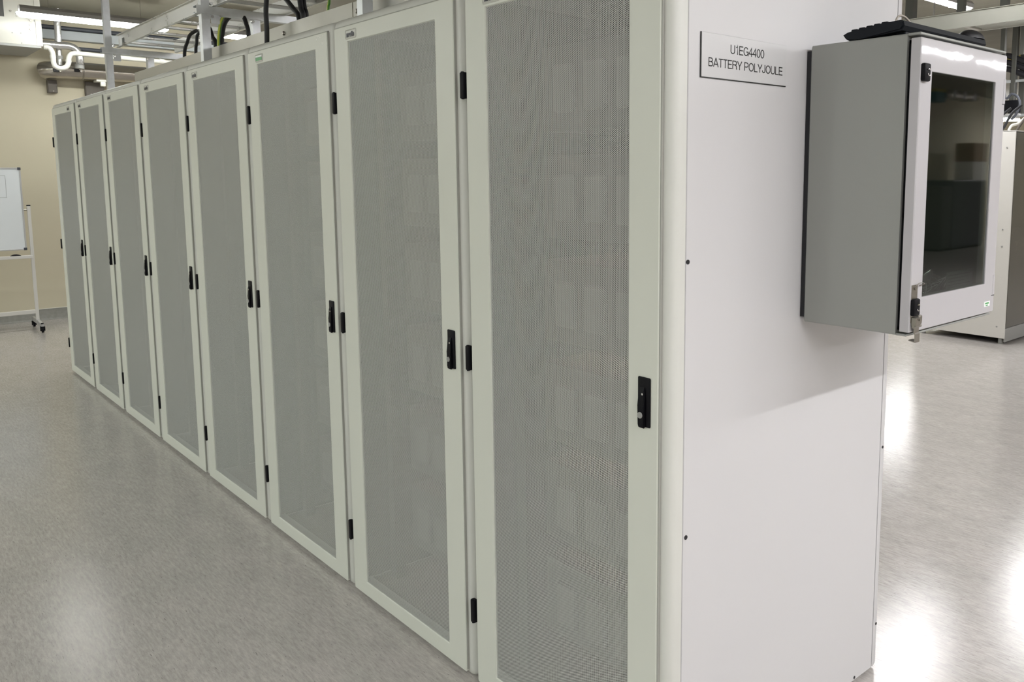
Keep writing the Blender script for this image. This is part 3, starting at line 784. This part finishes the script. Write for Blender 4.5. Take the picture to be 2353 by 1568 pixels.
# big clad duct with elbow into the wall
XD_ = -9.12
c0, c1 = at(200, 164, 'x', XD_), at(120, 157, 'x', XD_)
r_ = .088
dt = thing('air_duct', 'large silver clad duct running along the far wall under the lamp', 'duct', (0, 0, 0))
zc = c0.z
bm = BM(); tube(bm, [(XD_, .80, zc), (XD_, 4.5, zc)], r_, 28); obj('duct_pipe', bm, DUCTM, dt)
bm = BM()
tube(bm, [(XD_ - .085, .475, zc - .015), (XD_ - .05, .50, zc - .01), (XD_ - .01, .56, zc - .005), (XD_, .64, zc), (XD_, .80, zc)], r_ * 1.02, 28)
obj('duct_elbow', bm, DUCTM, dt)
for y in (.80, 1.06, 1.7, 2.4):
    obj('duct_band', tube(BM(), [(XD_, y - .008, zc), (XD_, y + .008, zc)], r_ + .004, 28), STEEL, dt)
for q0, q1 in (((122, 157), (135, 166)), ((170, 156), (182, 166))):
    a, b = at(*q0, 'x', -9.03), at(*q1, 'x', -9.03)
    obj('clamp', box(BM(), -9.045, -9.02, a.y, b.y, b.z, a.z, .004, 1), BLACKM, dt)
    obj('clamp_bolt', cyl(BM(), (-9.03, b.y + .012, b.z + .01), (-9.0, b.y + .012, b.z + .01), .014, .01, 8), STEEL, dt)

XF_ = -8.92
def path(qs, X): return [at(x, y, 'x', X) for x, y in qs]
fp = thing('insulated_pipe', 'foil wrapped pipe bending from the cream air unit down to the duct', 'pipe', (0, 0, 0))
obj('foil_wrap', tube(BM(), smooth_path(path([(92, 101), (112, 102), (135, 104), (158, 106), (172, 112), (181, 124), (184, 140), (183, 156)], XF_), 5), .037, 16), FOIL, fp, 60)
obj('pipe_union', tube(BM(), [at(183, 148, 'x', XF_), at(183, 158, 'x', XF_)], .045, 16), GREYP, fp)
fq = thing('insulated_pipe', 'upright foil wrapped pipe behind the white plastic trap', 'pipe', (0, 0, 0))
obj('foil_wrap', tube(BM(), smooth_path(path([(131, 20), (131, 50), (133, 75), (134, 100)], XF_ - .085), 5), .032, 16), FOIL, fq, 60)
obj('foil_wrap', tube(BM(), path([(134, 100), (136, 130), (137, 150)], XF_ - .085), .026, 16), FOIL, fq, 60)
obj('pipe_union', tube(BM(), path([(136, 128), (137, 136)], XF_ - .085), .033, 16), GREYP, fq)

pv = thing('drain_pipe', 'white plastic drain pipe with a swan neck trap below the air unit', 'pipe', (0, 0, 0))
PX = -8.7
q = [(100, 108), (108, 108), (115, 112), (120, 120), (122, 130), (123, 143), (127, 152), (136, 156.5), (146, 156.5), (154, 152), (158, 143), (158, 134), (162, 126), (170, 123), (182, 123.5), (250, 130), (420, 146.5)]
pts = smooth_path([at(x, y, 'x', PX) for x, y in q], 4)
obj('pipe_run', tube(BM(), pts, .0235, 14), PVC, pv, 60)
for a, b in (((121, 127), (122, 134)), ((157, 137), (158, 143)), ((103, 108), (108, 108)), ((366, 139.5), (376, 141))):
    obj('coupling', tube(BM(), [at(*a, 'x', PX), at(*b, 'x', PX)], .0262, 14), PVC, pv)

bmr = at(97, 67, 'x', -9.25), at(97, 88, 'x', -9.25)
t = obj('cable_duct', box(BM(), -9.29, -9.2, .36, 3.5, bmr[1].z, bmr[0].z, .003, 1), BEAMP)
tag(t, 'flat blue grey cable duct along the far wall below the lamp', 'duct')
t = obj('dark_pipe', tube(BM(), [(-9.22, .38, 3.066), (-9.22, 3.4, 3.066)], .022, 12), DARKP)
tag(t, 'thin dark pipe along the far wall above the blue grey duct', 'pipe')
t = obj('steel_pipe', tube(BM(), [at(175, 112, 'x', -9.24), at(420, 135, 'x', -9.24)], .02, 12), DARKP)
tag(t, 'second thin dark pipe along the far wall below the blue grey duct', 'pipe')
for (a, b, lb) in (((108, 183), (133, 214), 'small brown junction box on the far wall below the duct elbow'), ((195, 187), (241, 222), 'wide brown box on the far wall just above the cabinet tops')):
    p, q_ = at(*a, 'x', -9.24), at(*b, 'x', -9.24)
    jb = thing('junction_box', lb, 'box', (0, 0, 0))
    obj('box_body', box(BM(), -9.297, -9.24, p.y, q_.y, q_.z, p.z, .003, 1), BROWN, jb)
    obj('box_lid', box(BM(), -9.24, -9.234, p.y + .006, q_.y - .006, q_.z + .006, p.z - .006, .002, 1), BROWN, jb)
    obj('box_screw', cyl(BM(), (-9.234, p.y + .05, q_.z + .018), (-9.230, p.y + .05, q_.z + .018), .006, seg=8), STEEL, jb)
sn = thing('wall_sensor', 'small white sensor bracket in front of the wide brown box', 'sensor', (0, 0, 0))
a, b = at(221, 182, 'x', -9.1), at(246, 189, 'x', -9.1)
obj('arm', box(BM(), -9.235, -9.09, a.y, b.y, b.z, a.z, .004, 1), WHITEP, sn)
a, b = at(231, 188, 'x', -9.1), at(243, 199, 'x', -9.1)
obj('head', box(BM(), -9.13, -9.09, a.y, b.y, b.z, a.z, .005, 2), WHITEP, sn)

# ------------------------------------------------------------------ whiteboard on wheels
WX = -8.68
wb = thing('mobile_whiteboard', 'white marker board on a wheeled stand in front of the beige far wall', 'whiteboard', (WX, -.49, 0))
yR = .116 + .49; yL = -yR; zb, zt = .805, 1.612
obj('board_panel', box(BM(), -.012, .008, yL + .01, yR - .01, zb + .01, zt - .01), BOARD, wb, 0)
bm = BM()
for a in ((-.014, .012, yL, yR, zb, zb + .014), (-.014, .012, yL, yR, zt - .014, zt), (-.014, .012, yL, yL + .014, zb, zt), (-.014, .012, yR - .014, yR, zb, zt)): box(bm, *a, .002, 1)
obj('board_frame', bm, ALF, wb)
for y in (yL, yR - .026):
    for z in (zb - .002, zt - .024):
        obj('corner_cap', box(BM(), -.016, .015, y, y + .028, z, z + .026, .003, 1), DARKP, wb)
bm = BM()
za, zc_, yy = at(0, 403.5, 'x', WX + .009).z, at(16, 454.5, 'x', WX + .009).z, at(14, 430, 'x', WX + .009).y + .49
for a in ((.008, .0092, yy - .35, yy, za - .003, za), (.008, .0092, yy - .35, yy, zc_, zc_ + .003), (.008, .0092, yy - .003, yy, zc_, za)): box(bm, *a)
obj('drawn_rectangle', bm, LINE, wb, 0)
for s in (-1, 1):
    y = .158 + .49 if s > 0 else -(.158 + .49)
    obj('post', box(BM(), -.015, .015, y - .014, y + .014, .085, 1.238, .002, 1), FRAMEW, wb)
    obj('post_cap', box(BM(), -.017, .017, y - .016, y + .016, 1.236, 1.248, .003, 1), BLACK, wb)
    obj('pivot', cyl(BM(), (0, y - s * .012, 1.20), (0, y - s * .055, 1.20), .008, seg=10), STEEL, wb)
    obj('pivot_plate', box(BM(), -.01, .014, min(y - s * .045, y - s * .055), max(y - s * .045, y - s * .055), 1.16, 1.24), ALF, wb, 0)
    bm = BM(); prism(bm, [(-.24, .105), (-.24, .062), (.24, .062), (.24, .085), (.02, .105)], 'y', y - .012, y + .012)
    obj('foot_bar', bm, ALF, wb, 0)
    for x in (-.22, .225):
        cs = obj('caster', cyl(BM(), (x, y - .009, .0265), (x, y + .009, .0265), .026, seg=16), BLACK, wb)
        bm = BM(); box(bm, x - .018, x + .018, y - .020, y + .020, .046, .063, .004, 1); cyl(bm, (x, y, .058), (x, y, .095 if x > 0 else .07), .012, seg=10)
        box(bm, x - .012, x + .012, y - .020, y - .013, .018, .05); box(bm, x - .012, x + .012, y + .013, y + .020, .018, .05)
        obj('caster_fork', bm, BLACK, wb)
obj('tray_rail', box(BM(), -.014, .045, -.648, .646, .722, .752, .003, 1), FRAMEW, wb)
obj('lower_rail', box(BM(), -.014, .014, -.648, .646, .165, .205, .003, 1), FRAMEW, wb)
er = thing('board_eraser', 'dark curved eraser lying on the tray rail of the whiteboard', 'eraser', (WX + .02, at(36, 586, 'x', WX + .02).y, .752))
bm = BM(); prism(bm, [(-.045, 0), (-.03, .010), (-.01, .016), (.01, .016), (.03, .010), (.045, 0)], 'x', -.02, .02)
obj('pad', bm, BLACKM, er)

# ------------------------------------------------------------------ right background
rc = thing('equipment_cabinet', 'tall white sided cabinet with a dark grey front standing across the aisle', 'cabinet', (-1.8, 6.435, 0))
obj('side_panel', box(BM(), -.85, .0, 0, .012, .055, 1.912, .002, 1), WPAN, rc)
obj('body', box(BM(), -.85, -.012, .012, 1.6, .055, 1.905), INNER, rc, 0)
obj('front_door', box(BM(), -.012, .004, .014, .79, .15, 1.90, .003, 1), GREYDOOR, rc)
obj('front_door', box(BM(), -.012, .004, .796, 1.59, .15, 1.90, .003, 1), GREYDOOR, rc)
obj('plinth', box(BM(), -.012, .0, .014, 1.6, .02, .145, .002, 1), GREYP, rc)
obj('top_panel', box(BM(), -.85, .002, 0, 1.6, 1.905, 1.915, .001, 1), WPAN, rc)
for x in (-.05, -.78):
    obj('foot', cyl(BM(), (x, .05, 0), (x, .05, .056), .022, seg=12), GREYP, rc)
obj('foot', cyl(BM(), (-.05, 1.5, 0), (-.05, 1.5, .056), .022, seg=12), GREYP, rc)
for q in ((2314, 339), (2304, 528), (2302, 567), (2290, 751)):
    p = at(*q, 'y', 6.435)
    obj('screw', cyl(BM(), (p.x + 1.8, .001, p.z), (p.x + 1.8, -.004, p.z), .007, seg=8), GREYP, rc)
for i, (x, cm, h) in enumerate(((-.32, BROWN, .10), (-.22, CABLE, .12), (-.13, CABLE, .14), (-.07, WHITEP, .05), (.0, BROWN, .11))):
    nm = ('brown', 'first black', 'second black', 'short white', 'rightmost brown')[i]
    o = obj('connector_cable', tube(BM(), smooth_path([(-1.82 + x, 6.50, 1.9165), (-1.80 + x, 6.51, 1.96), (-1.76 + x, 6.55, 1.93 + h), (-1.70 + x, 6.6, 2.0 + h)]), .012, 8), cm)
    tag(o, nm + ' cable standing out of the top of the white sided cabinet', 'cable', 'cables on the white sided cabinet')

tr = thing('cable_ladder', 'wide aluminium cable ladder crossing behind the grey enclosure', 'cable ladder', (0, 4.0, 2.443))
obj('side_rail', rail_profile(-6, 4, .003, -1, .096, .016), ALUW, tr, 0)
obj('side_rail', rail_profile(-6, 4, .200, 1, .096, .016), ALUW, tr, 0)
for k in range(23):
    x = -5.72 + .41 * k
    obj('rung', box(BM(), x, x + .03, .003, .20, .002, .016, .002, 1), ALUW, tr)
for i, q in enumerate(((2094, 20), (2210, 5), (2310, 2))):
    p = at(*q, 'y', 4.19)
    hg = thing('ceiling_hanger', ('dark ceiling hanger post right beside the end cabinet', 'middle dark ceiling hanger post above the crossing ladder', 'rightmost dark ceiling hanger post above the crossing ladder')[i],
               'hanger', (p.x, 4.19, 0), group='hangers over the crossing ladder')
    obj('hanger_post', strut(BM(), 0, 0, 2.5395, ZC, .028 if i == 0 else .022), DARKH, hg, 0)
ch = thing('chain', 'thin chain hanging from the ceiling above the crossing ladder', 'chain', (at(2147, 10, 'y', 4.5).x, 4.5, 0))
for k in range(30):
    z = 2.56 + k * .022; a0 = PI / 2 * (k % 2)
    bm = BM(); pts = [(.006 * math.cos(a) * math.cos(a0), .006 * math.cos(a) * math.sin(a0), z + .013 * math.sin(a)) for a in [2 * PI * j / 8 for j in range(9)]]
    tube(bm, pts, .0018, 5, cap=False); obj('link', bm, GREYP, ch)

# farther trays, posts and a black screen seen past the enclosure
ft = thing('cable_tray', 'far metal tray with black cables beyond the white sided cabinet', 'cable tray', (0, 9.0, 0))
zt_ = at(2330, 152, 'y', 9.0).z
bm = BM(); box(bm, -5.5, 3, 0, .3, zt_ - .02, zt_); box(bm, -5.5, 3, 0, .01, zt_ - .02, zt_ + .05)
obj('tray_base', bm, GALV, ft, 0)
for x in (2322, 2343):
    p = at(x, 200, 'y', 9.0)
    obj('tray_post', box(BM(), p.x - .03, p.x + .03, .05, .11, at(x, 262, 'y', 9.0).z, ZC - .002), DARKH, ft, 0)
zz = at(2330, 183, 'y', 9.0).z
obj('tray_beam', box(BM(), -5.5, 3, .02, .05, zz - .03, zz), GALV, ft, 0)
zz = at(2330, 262, 'y', 9.0).z
obj('tray_beam', box(BM(), -5.5, 3, .02, .12, zz - .03, zz), GALV, ft, 0)
p0, p1, p2 = at(2300, 128, 'y', 8.9), at(2335, 134, 'y', 8.9), at(2380, 152, 'y', 8.9)
for i in range(3):
    o = obj('thick_cable', tube(BM(), smooth_path([p0 + Vector((-.6, 0, -.075 * i)), p0 + Vector((0, 0, -.075 * i)), p1 + Vector((0, 0, -.075 * i)), p2 + Vector((0, 0, -.075 * i))], 5), .032, 10), CABLE)
    tag(o, ('uppermost', 'middle', 'lowest')[i] + ' thick black cable arching over the far metal tray', 'cable', 'thick cables over the far tray')
sc_ = thing('black_screen', 'small black screen hanging beyond the white sided cabinet', 'screen', (0, 8.6, 0))
a, b = at(2296, 232, 'y', 8.6), at(2341, 258, 'y', 8.6)
obj('casing', box(BM(), a.x, b.x, 0, .06, b.z, a.z, .01, 2), BLACK, sc_)
obj('bezel', box(BM(), a.x, b.x, -.004, .06, b.z - .03, b.z - .012), ALF, sc_, 0)
obj('screen_bracket', box(BM(), (a.x + b.x) / 2 - .02, (a.x + b.x) / 2 + .02, .06, .09, a.z - .05, ZC), DARKH, sc_, 0)
o = obj('hanging_cable', tube(BM(), smooth_path([Vector((at(2303, 200, 'y', 8.5).x, 8.5, ZC))] + [at(x, y, 'y', 8.5) for x, y in ((2308, 214), (2325, 216), (2338, 222), (2343, 240), (2335, 262), (2324, 275))], 5), .014, 8), DARKP)
tag(o, 'grey cable curving around the small black screen', 'cable')
yb = thing('yellow_beam', 'yellow painted beam under the ceiling at the far right', 'beam', (0, 11.0, 0))
YEL = mat('yellow_paint', (0.42, 0.36, 0.10), .5, noise=.1)
a, b = at(2300, 130, 'y', 11.0), at(2353, 146, 'y', 11.0)
obj('beam_body', box(BM(), -6, 1, 0, .1, b.z, a.z), YEL, yb, 0)
for i, x in enumerate((2307, 2352)):
    p = at(x, 80, 'y', 8.0)
    hg = thing('ceiling_hanger', ('far grey hanger post above the far corner of the enclosure', 'far grey hanger post at the right picture edge')[i], 'hanger', (p.x, 8.0, 0), group='far hangers under the ceiling')
    obj('hanger_post', strut(BM(), 0, 0, at(x, 125, 'y', 8.0).z, ZC, .022), DARKH, hg, 0)

# cabinets and boxes at the far side of the wide aisle (they show mirrored in the smoked glass)
def mirrored(x, y, X):
    """where the sight line through pixel x, y meets the plane X after the door's flat glass"""
    P = at(x, y, 'x', .2965); d = (P - CAM); d.x = -d.x
    return P + d * ((X - P.x) / d.x)
for i, (xa, xb, yt, mt_) in enumerate(((2167, 2191, 429, INNER), (2192, 2268, 415, DARKP))):
    a, b = mirrored(xa, yt, 7.0), mirrored(xb, yt, 7.0)
    o = thing('storage_cabinet', ('narrow dark cabinet', 'wide dark cabinet')[i] + ' across the wide aisle, seen only mirrored in the smoked glass', 'cabinet', (7.3, a.y, 0), group='dark cabinets across the wide aisle')
    w, h = b.y - a.y - .02, a.z
    obj('body', box(BM(), -.28, .4, 0, w, .03, h, .01, 1), mt_, o)
    obj('plinth', box(BM(), -.26, .38, .02, w - .02, 0, .03), BLACK, o, 0)
    obj('door', box(BM(), -.3, -.28, .01, w - .01, .06, h - .02, .004, 1), mt_, o)
    obj('handle', box(BM(), -.32, -.3, w - .08, w - .06, h * .5, h * .5 + .12, .003, 1), CHROME, o)
    hb, yb0 = h, a.y
cb = mat('cardboard', (0.30, 0.22, 0.14), .8, noise=.1)
a, b = mirrored(2240, 328, 7.1), mirrored(2268, 372, 7.1)
for i, (z0_, z1_, mt_) in enumerate(((hb + .001, b.z, WHITEP), (b.z + .001, a.z, cb))):
    bx = obj('storage_box', box(BM(), 7.1, 7.5, a.y, b.y, z0_, z1_, .006, 1), mt_)
    tag(bx, ('white box on the wide dark cabinet, mirrored in the smoked glass', 'brown cardboard box on the white box, mirrored in the smoked glass')[i], 'box')
a, b = mirrored(2147, 193, 7.6), mirrored(2168, 213, 7.6); c = mirrored(2168, 236, 7.6)
o = thing('wall_box', 'yellow and teal box high on the opposite wall, mirrored in the smoked glass', 'box', (0, 0, 0))
obj('upper_box', box(BM(), 7.55, XW1, a.y, b.y, b.z, a.z, .005, 1), YEL, o)
obj('lower_box', box(BM(), 7.55, XW1, a.y, b.y, c.z, b.z, .005, 1), mat('teal_paint', (0.05, 0.16, 0.18), .5), o)
a, b = mirrored(2182, 196, 7.5), mirrored(2250, 232, 7.5)
o = thing('wall_duct', 'grey ribbed duct high on the opposite wall, mirrored in the smoked glass', 'duct', (0, 0, 0))
obj('duct_body', box(BM(), 7.5, XW1, a.y, b.y, b.z, a.z, .03, 3), DUCTM, o)
for k in range(3):
    y = a.y + (b.y - a.y) * (.15 + .33 * k)
    obj('duct_rib', box(BM(), 7.48, XW1, y, y + .08, b.z - .02, a.z + .02, .01, 1), GALV, o)
